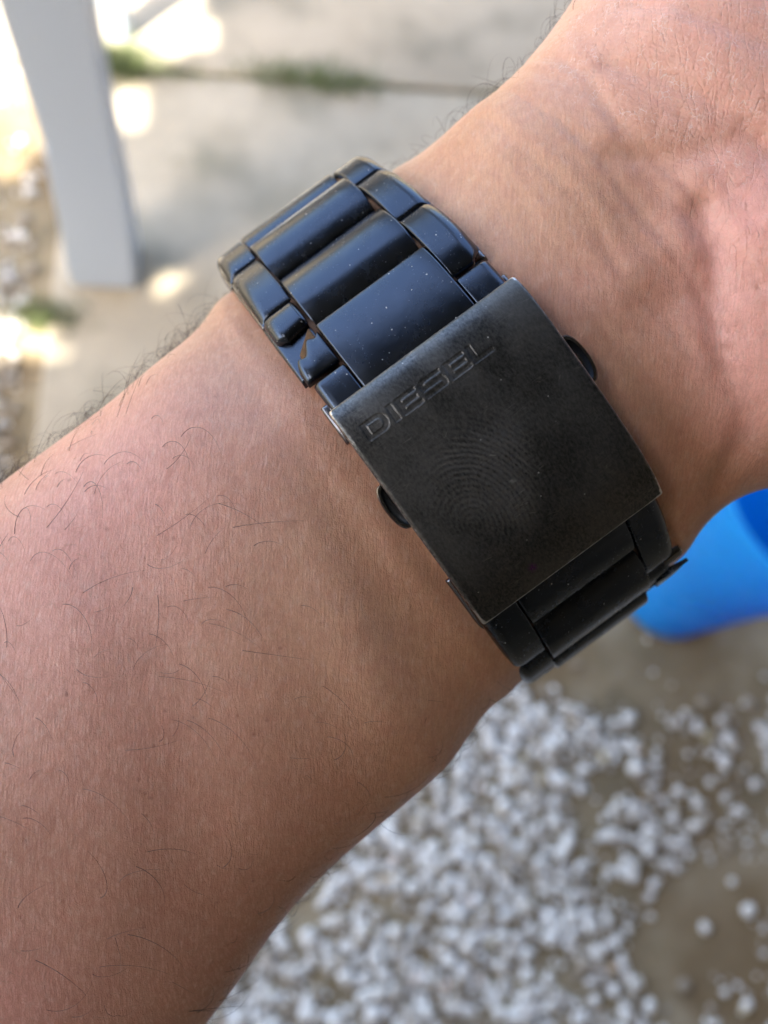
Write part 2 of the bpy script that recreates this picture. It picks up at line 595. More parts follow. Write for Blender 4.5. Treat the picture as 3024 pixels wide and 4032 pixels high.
# tendons and hollows of the inner wrist and forearm
ridge([(600, 960), (680, 1120), (740, 1240), (800, 1400), (850, 1560)], 4.2, 0.55)
ridge([(780, 1150), (810, 1240), (860, 1340)], 3.2, -0.25)
ridge([(860, 1180), (960, 1330), (1010, 1480)], 4.0, 0.35)
ridge([(300, 1250), (370, 1450), (400, 1700), (380, 1950)], 6.0, -0.45)
ridge([(230, 1380), (290, 1650), (290, 1900)], 6.0, 0.3)
ridge([(480, 1250), (560, 1500), (600, 1800)], 6.5, 0.35)
ridge([(90, 1150), (160, 1400), (140, 1700)], 6.0, 0.25)
ridge([(1010, 300), (1130, 460), (1250, 640), (1350, 820)], 5.0, 0.45)
ridge([(1392, 425), (1400, 520), (1440, 640)], 4.5, -0.9)
ridge([(1200, 700), (1320, 640), (1420, 560)], 3.5, 0.6)
ridge([(1493, 477), (1522, 567), (1530, 688), (1560, 800), (1612, 880), (1622, 960), (1600, 1040)], 1.8, -1.0)
ridge([(1323, 348), (1450, 360), (1566, 340), (1659, 400)], 1.6, -0.5)
ridge([(1659, 560), (1680, 700), (1680, 850)], 6.5, 2.6)
ridge([(1352, 12), (1433, 49), (1514, 109), (1659, 202), (1750, 260)], 0.9, -0.35)
ridge([(1303, 138), (1392, 182), (1473, 235), (1566, 308), (1659, 400)], 0.9, -0.35)
ridge([(1540, 20), (1600, 80), (1720, 150)], 9, 1.2)
ridge([(1430, 90), (1560, 210), (1680, 300)], 4, 0.7)
# long transverse wrist lines running across the arm on the palm side of the bracelet
for k, off in enumerate((-60, -12, 18, 58, 92, 120, 163, 185, 232, 262, 318, 340, 400)):
    p0 = (890 + off * 0.75, 340 - off * 1.0); pts = []
    for q in range(12):
        pts.append((p0[0] + q * 42 + 9 * math.sin(q * 1.3 + k), p0[1] + q * 58 + 9 * math.sin(q * 0.9 + k * 2)))
    ridge(pts, 0.62, (-0.16, -0.28, -0.20, -0.32)[k % 4])
co2 = co + no * dz[:, None]
arm_me.vertices.foreach_set('co', co2.ravel())
# the bracelet presses the wrist into its own oval
BR = np.array([(12.7,-93.5),(6,-93.2),(-2,-93.6),(-10,-94.9),(-17.5,-97.4),(-23.6,-102.2),(-29.3,-108.8),(-32.4,-116.5),(-31.8,-126),
        (-26,-136),(-12,-144.5),(8,-146.5),(27,-143.5),(39.5,-136),(44.4,-126),(43.6,-117.4),(39.2,-110.3),(31.5,-103.2),(22.5,-97.1)], float)
ang = np.arctan2(BR[:, 1] + 118, BR[:, 0] - 7); rr = np.hypot(BR[:, 1] + 118, BR[:, 0] - 7)
o_ = np.argsort(ang); ang, rr = ang[o_], rr[o_]
wx = co2[:, 0] * 0.8051 + co2[:, 1] * 0.5931 - 14.5
wt = -co2[:, 0] * 0.5931 + co2[:, 1] * 0.8051
wz = co2[:, 2]
va = np.arctan2(wz + 118, wt - 7); vr = np.hypot(wz + 118, wt - 7)
def rp(a_): return np.interp(a_, np.concatenate([ang - 2 * np.pi, ang, ang + 2 * np.pi]), np.tile(rr, 3))
s01 = lambda x: (lambda q: q * q * (3 - 2 * q))(np.clip(x, 0, 1))
def s01b(x): x = np.clip(x, 0, 1); return x * x * (3 - 2 * x)
targ = np.mean([rp(va + q) for q in (-.12, -.06, 0, .06, .12)], axis=0) - (3.9 + 1.2 * s01(wt / 40) - 2.5 * s01((-wt - 14) / 14))
wgt = 1 - s01((np.abs(wx) - 12.0) / 17.0)
nr_ = vr * (1 - wgt) + targ * wgt + 0.35 * np.exp(-((np.abs(wx) - 15.8) / 2.0) ** 2)
co2[:, 1] += (nr_ - vr) * (np.cos(va) * 0.8051); co2[:, 0] += (nr_ - vr) * (-np.cos(va) * 0.5931); co2[:, 2] += (nr_ - vr) * np.sin(va)
arm_me.vertices.foreach_set('co', co2.ravel())
# skin colour regions; palm, pink and fore also carry painted light falloff
def blob(c, r, XY=XY):
    c = np.array(px(c)); return np.exp(-(np.linalg.norm(XY - c, axis=1) / (r * 0.0545)) ** 2)
sm = lambda x, a, b: np.clip((x - a) / (b - a), 0, 1) ** 2 * (3 - 2 * np.clip((x - a) / (b - a), 0, 1))
along = XY @ np.array([0.805, 0.593])
palm = sm(along, 40, 62) * np.clip(no[:, 2] + 0.6, 0, 1)
pink = np.clip(blob((1650, 540), 230) + blob((1660, 760), 190) * 0.9 + blob((1540, 120), 300) * 0.55 + blob((1250, 640), 120) * .35 + blob((1600, 930), 60) * .4
               + blob((60, 1300), 420) * 0.60 + blob((250, 980), 260) * .5 + blob((0, 2150), 200) * .6, 0, 1)
flake = np.clip(blob((1480, 150), 170) + blob((1340, 120), 110) + blob((1580, 260), 150) + blob((1300, 60), 100) * .6, 0, 1)
tan = np.clip(blob((720, 1300), 260) * .8 + blob((1230, 400), 260) * .7 + blob((1300, 880), 200) * .7 + blob((1000, 1560), 260) * 0.6, 0, 1)
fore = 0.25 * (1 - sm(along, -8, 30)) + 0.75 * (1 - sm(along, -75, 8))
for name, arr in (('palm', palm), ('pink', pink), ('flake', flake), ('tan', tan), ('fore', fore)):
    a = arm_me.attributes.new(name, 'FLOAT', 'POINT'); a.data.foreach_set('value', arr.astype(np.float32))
arm_me.transform(HAND_M)
arm_me.shade_smooth()
arm_me.update()


def mat_skin():
    n = NT("skin")
    c0 = n.coord()
    # back to millimetres in the arm's own frame (rotation as the arm lies, not as the camera sees it)
    m = n.n.new("ShaderNodeMapping"); m.vector_type = 'TEXTURE'
    loc, rot, sc = HAND_M.decompose()
    m.inputs['Location'].default_value = loc
    m.inputs['Rotation'].default_value = rot.to_euler()
    m.inputs['Scale'].default_value = sc
    n.link(c0, m.inputs['Vector'])
    c = m.outputs[0]
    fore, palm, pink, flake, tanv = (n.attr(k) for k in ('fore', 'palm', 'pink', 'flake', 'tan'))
    # warp
    w = n.noise(c, 0.12, 3, 0.5, 0, 'Color')
    vm = n.n.new("ShaderNodeVectorMath"); vm.operation = 'MULTIPLY_ADD'
    n.link(w, vm.inputs[0]); vm.inputs[1].default_value = (1.6, 1.6, 1.6); n.link(c, vm.inputs[2])
    cw = vm.outputs[0]
    # fine skin creases: two families of long crossing lines that leave narrow lozenges, long axis across the arm
    def lines(src, scale, rot, width, loc=(0, 0, 0), det=2):
        t = n.noise(n.mapping(src, scale, (0, 0, rad(rot)), loc), 1.0, det, 0.55)
        return n.ramp(n.math('ABSOLUTE', n.math('SUBTRACT', t, 0.5)), [(0.0, 0.0), (width, 0.8), (width * 2.6, 1.0)])
    wl = n.n.new("ShaderNodeTexWave"); wl.inputs['Scale'].default_value = 0.60; wl.inputs['Distortion'].default_value = 3.4
    wl.inputs['Detail'].default_value = 3; wl.inputs['Detail Scale'].default_value = 1.0; wl.inputs['Detail Roughness'].default_value = 0.6
    n.link(n.mapping(cw, (1, 0.28, 0.5), (0, 0, rad(5))), wl.inputs['Vector'])
    stripes = n.ramp(wl.outputs['Fac'], [(0.0, 0.0), (0.35, 0.55), (1.0, 1.0)])
    la = lines(cw, (2.3, 0.24, 0.5), 13, 0.05, (0, 0, 0), 1)
    lb = lines(cw, (2.3, 0.24, 0.5), -7, 0.05, (9, 4, 2), 1)
    lc = lines(cw, (3.6, 2.4, 1.6), 55, 0.07, (3, 8, 5))
    hf = n.math('ADD', n.math('MULTIPLY', n.math('MULTIPLY', la, lb), 0.44), n.math('ADD', n.math('MULTIPLY', lc, 0.44), n.math('MULTIPLY', stripes, 0.10)))
    lP = lines(cw, (0.75, 0.16, 0.5), 40, 0.022, (1, 2, 3), 1)
    lQ = lines(cw, (0.9, 0.35, 0.5), -30, 0.02, (5, 2, 9), 1)
    lR = lines(cw, (2.4, 1.6, 1.0), 20, 0.09, (7, 2, 4))
    hp = n.math('ADD', n.math('MULTIPLY', lP, 0.45), n.math('ADD', n.math('MULTIPLY', lQ, 0.25), n.math('MULTIPLY', lR, 0.3)))
    # friction ridges in the palm
    wv = n.n.new("ShaderNodeTexWave"); wv.inputs['Scale'].default_value = 0.55; wv.inputs['Distortion'].default_value = 6
    wv.inputs['Detail'].default_value = 2; wv.inputs['Detail Scale'].default_value = 0.6
    n.link(n.mapping(cw, (1, 1, 1), (0, 0, rad(-62))), wv.inputs['Vector'])
    fr = wv.outputs['Fac']
    pm = n.ramp(n.attr('palm'), [(0.0, 0.0), (0.6, 1.0)])
    h = n.mix(pm, hf, n.math('ADD', hp, n.math('MULTIPLY', n.math('MULTIPLY', fr, flake), 0.35)))
    fn = n.noise(c, 6, 4, 0.7)
    bump0 = n.bump(hp, 0.0, 0.00030)
    n.link(n.math('MULTIPLY', pm, 0.16), bump0.node.inputs['Strength'])
    bump1 = n.bump(h, 0.40, 0.00012, bump0)
    bump2 = n.bump(fn, 0.30, 0.00006, bump1)
    bump3 = n.bump(n.noise(c, 0.55, 3, 0.5), 0.30, 0.0006, bump2)
    n.link(bump3, n.b.inputs['Normal'])
    # colour
    base = (0.50, 0.265, 0.165)
    a = n.noise(cw, 0.10, 4, 0.6)
    b = n.noise(cw, 0.5, 4, 0.6)
    col = n.mix(n.ramp(a, [(0.35, 0.0), (0.7, 1.0)]), (0.53, 0.265, 0.15), (0.63, 0.345, 0.205))
    col = n.mix(n.math('MULTIPLY', fore, 0.62), col, (0.34, 0.158, 0.104))  # forearm tan, with the light falloff painted in as extra darkening
    col = n.mix(n.math('MULTIPLY', tanv, 0.65), col, (0.66, 0.39, 0.225))
    col = n.mix(n.math('MULTIPLY', palm, 0.6), col, (0.80, 0.49, 0.36))  # paler palm skin, lifted with pink to paint in open-sky brightness
    col = n.mix(n.math('MULTIPLY', pink, 0.7), col, (0.86, 0.41, 0.34))
    mott = n.ramp(b, [(0.42, 0.0), (0.72, 1.0)])
    col = n.mix(n.math('MULTIPLY', mott, 0.30), col, (0.50, 0.20, 0.13))
    # creases slightly darker and redder, tops paler and drier
    col = n.mix(n.ramp(h, [(0.2, 0.26), (0.8, 0.0)]), col, (0.24, 0.10, 0.06))
    dry = n.noise(n.mapping(c, (1.0, 0.4, 1), (0, 0, rad(8))), 1.6, 5, 0.7)
    col = n.mix(n.math('MULTIPLY', n.ramp(dry, [(0.52, 0.0), (0.72, 1.0)]), 0.35), col, (0.66, 0.46, 0.36))
    # follicles and freckles
    fo = n.voronoi(n.mapping(c, (1, 1, 1), (0, 0, 0), (3, 7, 1)), 0.42, 'F1')
    fm = n.ramp(n.math('ADD', fo, n.math('MULTIPLY', n.noise(c, 3.0, 2, 0.5), 0.12)), [(0.08, 0.9), (0.21, 0.0)])
    col = n.mix(n.math('MULTIPLY', n.math('MULTIPLY', fm, n.ramp(fore, [(0.1, 0.0), (0.7, 0.8)])), n.ramp(n.noise(c, 0.25, 2, 0.5), [(0.35, 0.1), (0.6, 1.0)])), col, (0.20, 0.06, 0.03))
    col = n.mix(n.math('MULTIPLY', n.math('MULTIPLY', n.ramp(h, [(0.62, 0.0), (0.95, 1.0)]), 0.22), fore), col, (0.80, 0.56, 0.46))
    # dry white flakes on the thenar pad
    fe = n.ramp(n.voronoi(n.mapping(cw, (1, 0.8, 1), (0, 0, rad(-35))), 1.9, 'DISTANCE_TO_EDGE'), [(0.0, 1.0), (0.10, 0.0)])
    fnz = n.ramp(n.noise(c, 0.7, 5, 0.75), [(0.50, 0.0), (0.66, 1.0)])
    fl = n.math('MULTIPLY', n.math('MULTIPLY', fe, fnz), n.ramp(flake, [(0.15, 0.0), (0.6, 1.0)]))
    col = n.mix(n.math('MULTIPLY', fl, 0.6), col, (0.85, 0.74, 0.66))
    rough = n.math('ADD', n.math('MULTIPLY', n.noise(c, 1.2, 4, 0.6), 0.20), 0.29)
    n.set(Base_Color=col, Roughness=rough, Subsurface_Weight=0.35, Subsurface_Scale=0.0022,
          Specular_IOR_Level=0.5)
    n.b.inputs['Subsurface Radius'].default_value = (1.0, 0.42, 0.25)
    n.b.inputs['Sheen Weight'].default_value = 0.05
    return n.m


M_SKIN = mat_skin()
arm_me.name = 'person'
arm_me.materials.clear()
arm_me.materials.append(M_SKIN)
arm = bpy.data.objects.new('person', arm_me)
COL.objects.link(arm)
set_props(arm, 'bare left forearm, wrist and palm turned up, wearing the black bracelet', 'person')

# ------------------------------------------------------------------ bracelet frame (mm): X along the arm, T across (up-left +), Z towards the viewer
ca, sa = 0.8051, 0.5931
WROT = Matrix(((ca, -sa, 0, 14.5 * ca), (sa, ca, 0, 14.5 * sa), (0, 0, 1, 0), (0, 0, 0, 1)))
W_M = HAND_M @ WROT
PATH = [(12.7,-93.5),(6,-93.2),(-2,-93.6),(-10,-94.9),(-17.5,-97.4),(-23.6,-102.2),(-29.3,-108.8),(-32.4,-116.5),(-31.8,-126),
        (-26,-136),(-12,-144.5),(8,-146.5),(27,-143.5),(39.5,-136),(44.4,-126),(43.6,-117.4),(39.2,-110.3),(31.5,-103.2),(22.5,-97.1)]
PATH = PATH[::-1]       # T increasing order along s: start at 22.5 then over the far side... re-ordered below
pp = np.array(PATH + PATH[:1], float)
pp = np.vstack([pp[-2], pp, pp[1]])
def closed_catmull(P, m=60):
    n = len(P); out = []
    for i in range(n):
        p0, p1, p2, p3 = P[i - 1], P[i], P[(i + 1) % n], P[(i + 2) % n]
        u = np.linspace(0, 1, m, endpoint=False)[:, None]
        out.append(0.5 * ((2 * p1) + (-p0 + p2) * u + (2 * p0 - 5 * p1 + 4 * p2 - p3) * u ** 2 + (-p0 + 3 * p1 - 3 * p2 + p3) * u ** 3))
    return np.vstack(out)
# s = 0 at t = 12.7, growing towards the lower right (t decreasing)
base = np.array([(12.7,-93.5),(6,-93.2),(-2,-93.6),(-10,-94.9),(-17.5,-97.4),(-23.6,-102.2),(-29.3,-108.8),(-32.4,-116.5),(-31.8,-126),
        (-26,-136),(-12,-144.5),(8,-146.5),(27,-143.5),(39.5,-136),(44.4,-126),(43.6,-117.4),(39.2,-110.3),(31.5,-103.2),(22.5,-97.1)], float)
dense = closed_catmull(base)
seg = np.linalg.norm(np.roll(dense, -1, 0) - dense, axis=1)
S = np.concatenate([[0], np.cumsum(seg)]); TOT = S[-1]
dl = np.vstack([dense, dense[:1]])
def path(s):
    s = np.mod(s, TOT)
    p = np.array([np.interp(s, S, dl[:, 0]), np.interp(s, S, dl[:, 1])])
    e = 0.6
    a = np.array([np.interp((s - e) % TOT, S, dl[:, 0]), np.interp((s - e) % TOT, S, dl[:, 1])])
    b = np.array([np.interp((s + e) % TOT, S, dl[:, 0]), np.interp((s + e) % TOT, S, dl[:, 1])])
    t = b - a; t /= np.linalg.norm(t)
    nrm = np.array([-t[1], t[0]])
    # outward: away from centre (5,-118)
    if np.dot(nrm, p - np.array([5, -118])) < 0: nrm = -nrm
    return p, nrm
def P3(s, x, h):
    p, nn = path(s)
    q = p + nn * h
    return (x, q[0], q[1])


watch = bpy.data.objects.new('wristwatch', None)
COL.objects.link(watch)
watch.location = W_M @ Vector((0, 5, -118))
set_props(watch, 'black metal link wristwatch worn on the wrist with its folding clasp uppermost', 'watch')
W_INV = Matrix.Translation(-watch.location)


def mat_coat():
    n = NT("black_coated_steel")
    c = n.mapping(n.coord(), (1000, 1000, 1000))
    a = n.noise(c, 0.35, 4, 0.6)
    sp = n.ramp(n.math('ADD', n.voronoi(c, 0.9, 'F1'), n.math('MULTIPLY', n.math('SUBTRACT', n.noise(c, 2.2, 3, 0.7), 0.45), 0.30)), [(0.070, 1.0), (0.095, 0.0)])
    spm = n.math('MULTIPLY', sp, n.ramp(n.noise(c, 0.3, 2, 0.5), [(0.45, 0.0), (0.52, 1.0)]))
    sp2 = n.ramp(n.voronoi(n.mapping(c, (1, 1, 1), (0, 0, 0), (5, 3, 9)), 2.3, 'F1'), [(0.06, 1.0), (0.10, 0.0)])
    sp2 = n.math('MULTIPLY', n.math('MULTIPLY', sp2, n.ramp(n.noise(c, 0.5, 2, 0.5), [(0.42, 0.0), (0.55, 1.0)])), 0.45)
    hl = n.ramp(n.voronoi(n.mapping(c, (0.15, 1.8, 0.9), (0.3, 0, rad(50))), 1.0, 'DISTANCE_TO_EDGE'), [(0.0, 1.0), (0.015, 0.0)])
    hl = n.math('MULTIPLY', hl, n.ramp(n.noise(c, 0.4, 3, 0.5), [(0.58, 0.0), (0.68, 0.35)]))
    smear = n.ramp(n.noise(n.mapping(c, (1, 0.4, 1), (0, 0, 0.6)), 0.5, 5, 0.7), [(0.35, 0.0), (0.75, 0.055)])
    dust = n.math('MAXIMUM', spm, sp2)
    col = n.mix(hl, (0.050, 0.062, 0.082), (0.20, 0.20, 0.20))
    col = n.mix(n.math('MULTIPLY', dust, 0.8), col, (0.55, 0.55, 0.53))
    n.set(Base_Color=col, Metallic=n.math('SUBTRACT', 1.0, dust, clamp=True),
          Roughness=n.math('ADD', n.math('ADD', smear, n.ramp(a, [(0.3, 0.19), (0.7, 0.27)])), n.math('MULTIPLY', dust, 0.4)))
    n.link(n.bump(n.noise(c, 3.0, 4, 0.6), 0.05, 0.00005), n.b.inputs['Normal'])
    return n.m


def mat_plate():
    n = NT("worn_gunmetal_plate")
    c0 = n.coord()
    m = n.n.new("ShaderNodeMapping"); m.vector_type = 'TEXTURE'
    loc, rot, sc = W_M.decompose()
    m.inputs['Location'].default_value = loc - watch.location
    m.inputs['Rotation'].default_value = rot.to_euler()
    m.inputs['Scale'].default_value = sc
    n.link(c0, m.inputs['Vector'])
    c = m.outputs[0]
    sep = n.n.new("ShaderNodeSeparateXYZ"); n.link(c, sep.inputs[0])
    # brushed grain across the plate
    grain = n.noise(n.mapping(c, (0.6, 4.0, 1.0), (0, 0, rad(10))), 2.6, 5, 0.7)
    mott = n.noise(c, 1.6, 5, 0.7)
    smudge = n.noise(n.mapping(c, (1, 0.6, 1), (0, 0, rad(30))), 0.16, 4, 0.6)
    # fingerprint: rings distorted around a whorl
    wv = n.n.new("ShaderNodeTexWave"); wv.wave_type = 'RINGS'; wv.rings_direction = 'Z'
    wv.inputs['Scale'].default_value = 0.58; wv.inputs['Distortion'].default_value = 4.6
    wv.inputs['Detail'].default_value = 3; wv.inputs['Detail Scale'].default_value = 0.30
    n.link(n.mapping(c, (1.0, 0.8, 0.0), (0, 0, rad(-25)), (8.99, 2.25, 0)), wv.inputs['Vector'])
    gr = n.n.new("ShaderNodeVectorMath"); gr.operation = 'DISTANCE'
    n.link(n.mapping(c, (1, 1, 0)), gr.inputs[0]); gr.inputs[1].default_value = (-3.2, -4.2, 0)
    fmask = n.ramp(gr.outputs['Value'], [(0.0, 1.0), (0.6, 1.0), (1.0, 0.0)])
    fmask = n.ramp(n.math('DIVIDE', gr.outputs['Value'], 10.0), [(0.45, 1.0), (1.25, 0.0)])
    fp = n.math('MULTIPLY', n.math('MULTIPLY', wv.outputs['Fac'], fmask), n.ramp(smudge, [(0.35, 0.35), (0.55, 1.0)]))
    # scratches
    scr = n.voronoi(n.mapping(c, (0.12, 2.2, 1), (0, 0, rad(62))), 1.1, 'DISTANCE_TO_EDGE')
    scr = n.math('MULTIPLY', n.ramp(scr, [(0.0, 1.0), (0.02, 0.0)]), n.ramp(n.noise(c, 0.35, 3, 0.5), [(0.52, 0.0), (0.62, 1.0)]))
    col = n.mix(n.ramp(n.noise(n.mapping(c, (1.5, 0.8, 1), (0, 0, rad(15))), 2.4, 5, 0.75), [(0.35, 0.0), (0.68, 1.0)]), (0.045, 0.049, 0.052), (0.150, 0.154, 0.152))
    col = n.mix(n.math('MULTIPLY', fp, 0.5), col, (0.18, 0.175, 0.16))
    col = n.mix(n.math('MULTIPLY', n.ramp(smudge, [(0.42, 0.0), (0.62, 1.0)]), 0.45), col, (0.14, 0.138, 0.128))
    col = n.mix(n.math('MULTIPLY', scr, 0.5), col, (0.30, 0.29, 0.27))
    # worn rim: bare steel where the coating rubbed off
    edge = n.attr('edge')
    en = n.ramp(n.math('MULTIPLY', edge, n.math('ADD', n.noise(c, 2.0, 3, 0.6), 0.5)), [(0.55, 0.0), (0.85, 1.0)])
    col = n.mix(en, col, (0.52, 0.52, 0.52))
    # lint
    lint = n.ramp(n.voronoi(c, 0.55, 'F1'), [(0.035, 1.0), (0.055, 0.0)])
    lint = n.math('MULTIPLY', lint, n.ramp(n.noise(c, 0.25, 2, 0.5), [(0.5, 0.0), (0.55, 1.0)]))
    col = n.mix(n.math('MULTIPLY', lint, 0.8), col, (0.6, 0.6, 0.56))
    # small purple speck
    gd = n.n.new("ShaderNodeVectorMath"); gd.operation = 'DISTANCE'
    n.link(n.mapping(c, (1, 1, 0)), gd.inputs[0]); gd.inputs[1].default_value = (-4.6, -15.2, 0)
    purple_spot = n.math('MULTIPLY', n.ramp(gd.outputs['Value'], [(0.15, 1.0), (0.7, 0.0)]), n.ramp(n.noise(c, 7, 3, 0.7), [(0.45, 0.0), (0.55, 1.0)]))
    col = n.mix(purple_spot, col, (0.14, 0.01, 0.20))
    mf = n.noise(n.mapping(c, (1.6, 0.8, 1), (0, 0, rad(20))), 3.0, 5, 0.75)
    r = n.math('ADD', n.math('ADD', n.math('MULTIPLY', mott, 0.18), n.math('MULTIPLY', mf, 0.22)), 0.14)
    r = n.math('ADD', r, n.math('MULTIPLY', fp, 0.12))
    r = n.math('ADD', r, n.math('MULTIPLY', n.ramp(smudge, [(0.4, 0.0), (0.65, 1.0)]), 0.10))
    n.set(Base_Color=col, Metallic=n.math('SUBTRACT', 0.97, n.math('MULTIPLY', lint, 0.9)), Roughness=r)
    hb = n.math('ADD', n.math('MULTIPLY', grain, 0.5), n.math('MULTIPLY', fp, 0.08))
    n.link(n.bump(hb, 0.30, 0.00006), n.b.inputs['Normal'])
    return n.m


M_COAT = mat_coat()
M_PLATE = mat_plate()
M_DARK = mat_simple("dark_polished_steel", (0.16, 0.165, 0.18), 0.22, 1.0, 300, 0.4)
M_GRIME = mat_simple("rusty_grime", (0.10, 0.045, 0.02), 0.9, 0, 900, 0.8, (0.02, 0.014, 0.01), 0.8, 0.0004)
M_RUST = mat_simple("bare_rusty_brass", (0.30, 0.16, 0.06), 0.75, 0.2, 1500, 0.9, (0.05, 0.025, 0.012), 1.0, 0.0005)
M_GLASS = mat_simple("watch_glass", (0.02, 0.02, 0.02), 0.1, 0, 10, 0.1)

def wobj(name, V, F, mat, parent=watch, smooth=True, sharp=38):
    return mesh_obj(name, V, F, mat, parent, smooth, sharp, W_INV @ W_M)


def block(s0, s1, x0, x1, top, bot, crown=0.0, cp=2.0, rs=0.5, rx0=0.5, rx1=0.5, ns=22, nx=14, xcrown=0.0, cshift=0.0):
    """a rounded pillow-topped block that follows the bracelet path. s0/s1 may be functions of x (0..1)."""
    f0 = s0 if callable(s0) else (lambda u, v=s0: v)
    f1 = s1 if callable(s1) else (lambda u, v=s1: v)
    L = abs(f1(.5) - f0(.5)); Wd = abs(x1 - x0)
    def clus(n, e0, e1, tot):
        e0 = min(e0 / tot, .45); e1 = min(e1 / tot, .45)
        a = [e0 * (1 - math.cos(math.pi / 2 * k / 5)) for k in range(5)]
        mid = np.linspace(e0, 1 - e1, n)
        b = [1 - e1 * (1 - math.cos(math.pi / 2 * k / 5)) for k in range(5)][::-1]
        return a + mid.tolist() + b
    us = clus(ns, rs, rs, L); vs = clus(nx, rx0, rx1, Wd)
    def rnd(d, r):
        if r <= 0 or d >= r: return 0.0
        return -(r - math.sqrt(max(0, r * r - (r - d) ** 2)))
    V, F = [], []
    nu, nvv = len(us), len(vs)
    for u in us:
        for v in vs:
            s = f0(v) + (f1(v) - f0(v)) * u
            x = x0 + (x1 - x0) * v
            du = min(u, 1 - u) * L
            h = top + rnd(du, rs) + (rnd(v * Wd, rx0) if v < .5 else rnd((1 - v) * Wd, rx1))
            h -= crown * abs(2 * (u - cshift) - 1) ** cp + xcrown * abs(2 * v - 1) ** 2
            h = max(h, bot + 0.02)
            V.append(P3(s, x, h))
    for i in range(nu - 1):
        for j in range(nvv - 1):
            a = i * nvv + j
            F.append((a, a + 1, a + nvv + 1, a + nvv))
    rim = [j for j in range(nvv)] + [i * nvv + nvv - 1 for i in range(1, nu)] + [(nu - 1) * nvv + j for j in range(nvv - 2, -1, -1)] + [i * nvv for i in range(nu - 2, 0, -1)]
    b = len(V)
    for r in rim:
        i, j = divmod(r, nvv)
        V.append(P3(f0(vs[j]) + (f1(vs[j]) - f0(vs[j])) * us[i], x0 + (x1 - x0) * vs[j], bot))
    n = len(rim)
    for k in range(n):
        F.append((rim[k], b + k, b + (k + 1) % n, rim[(k + 1) % n]))
    F.append([b + k for k in range(n)])
    me_fix = bmesh.new()
    vv = [me_fix.verts.new(p) for p in V]
    for f in F:
        try: me_fix.faces.new([vv[i] for i in f])
        except ValueError: pass
    bmesh.ops.recalc_face_normals(me_fix, faces=me_fix.faces[:])
    me_fix.verts.index_update()
    V = [v.co.copy() for v in me_fix.verts]; F = [[v.index for v in f.verts] for f in me_fix.faces]
    me_fix.free()
    return V, F


# arc positions: s of the plate ends and of the link joints
def s_of_t(t, lo, hi):
    ss = np.linspace(lo, hi, 400)
    tt = np.array([path(s)[0][0] for s in ss])
    return float(ss[np.argmin(abs(tt - t))])
sJ1 = s_of_t(23.2, -25, 0)         # far edge of the end link
PIT = 12.6
XC = 8.0                            # half width of centre links
XO = 13.0                           # outer
up_c = [(sJ1, -3.0), (sJ1 - PIT, sJ1), (sJ1 - 2 * PIT, sJ1 - PIT), (sJ1 - 3 * PIT, sJ1 - 2 * PIT), (sJ1 - 4 * PIT, sJ1 - 3 * PIT)]
g = 0.12
def link_centre(s0, s1, crown=2.1, top=0.0, name='centre_link', cp=2.2):
    V, F = block(s0 + g, s1 - g, -XC + .06, XC - .06, top, -3.2, crown, cp, 0.55, 0.3, 0.3, 28, 8)
    return wobj(name, V, F, M_COAT)
link_centre(up_c[0][0], up_c[0][1] + 4, 0.35, -0.1, cp=4)
for k in (1, 2, 3, 4):
    link_centre(*up_c[k])
# side links: shell + base strip
def side_link(s0, s1, side, crown=0.9, f0=None, f1=None, top=-0.25, xin=XC + .1, xo=XO, base=True, name='side_link'):
    a, b = (xin, xo) if side > 0 else (-xin, -xo)
    V, F = block(f0 or (s0 + g), f1 or (s1 - g), a, b, top, -1.9, crown, 2.4, 0.5, 0.25, 1.5, 20, 14, 0.0)
    o = wobj(name, V, F, M_COAT)
    if base:
        V, F = block(s0 + .5, s1 - .5, a, b + 0.25 * side, -2.1, -3.3, 0.25, 2, 0.3, 0.2, 0.45, 14, 10)
        wobj('link_base', V, F, M_DARK, o)
        V, F = block(s0 + .7, s1 - .7, a, b - 0.5 * side, -1.8, -2.2, 0, 2, 0.1, 0.1, 0.1, 6, 4)
        wobj('link_core', V, F, M_GRIME, o)
    return o
s_h = sJ1 + PIT * 0.5
for k in range(0, 5):
    s1 = s_h - k * PIT; s0 = s1 - PIT
    if k == 0:
        # right one whole, with its lower outer corner broken off
        side_link(s0, s1, 1, 0.75, f1=lambda u: s_h - g - (0 if u < .62 else (u - .62) * 4.2))
        # left one cracked in two over its base
        A = wobj('side_link', *block(lambda u: s0 + g + 0.1, lambda u: s0 + PIT * (0.40 + 0.07 * u - (0.0 if u < .7 else (u - .7) * .3)), -XC - .3, -XO, -0.25, -1.9, 0.55, 2.6, 0.7, 0.5, 1.4, 16, 14), M_COAT)
        set_props(A, 'cracked side link, half of its shell broken away')
        def jag(u):
            return s0 + PIT * (0.56 + 0.26 * u ** 1.3 + 0.04 * math.sin(u * 13))
        wobj('link_shell', *block(jag, lambda u: s1 - g, -XC - .2, -XO + .1, -0.45, -2.0, 0.25, 2.4, 0.25, 0.3, 1.0, 18, 16), M_COAT, A)
        wobj('link_base', *block(s0 + .5, s1 - 1.2, -XC - .2, -XO - 0.3, -1.75, -3.3, 0.0, 2, 0.4, 0.2, 0.5, 16, 12), M_COAT, A)
        wobj('rust_patch', *block(lambda u: s0 + PIT * (.44 + .22 * u), lambda u: s0 + PIT * (.62 + .24 * u + .02 * math.sin(u * 20)), -XC - .7, -XC - 3.6, -0.95, -2.1, 0.2, 2, 0.3, 0.3, 0.3, 8, 10), M_RUST, A)
    else:
        for sd in (1, -1):
            side_link(s0, s1, sd)
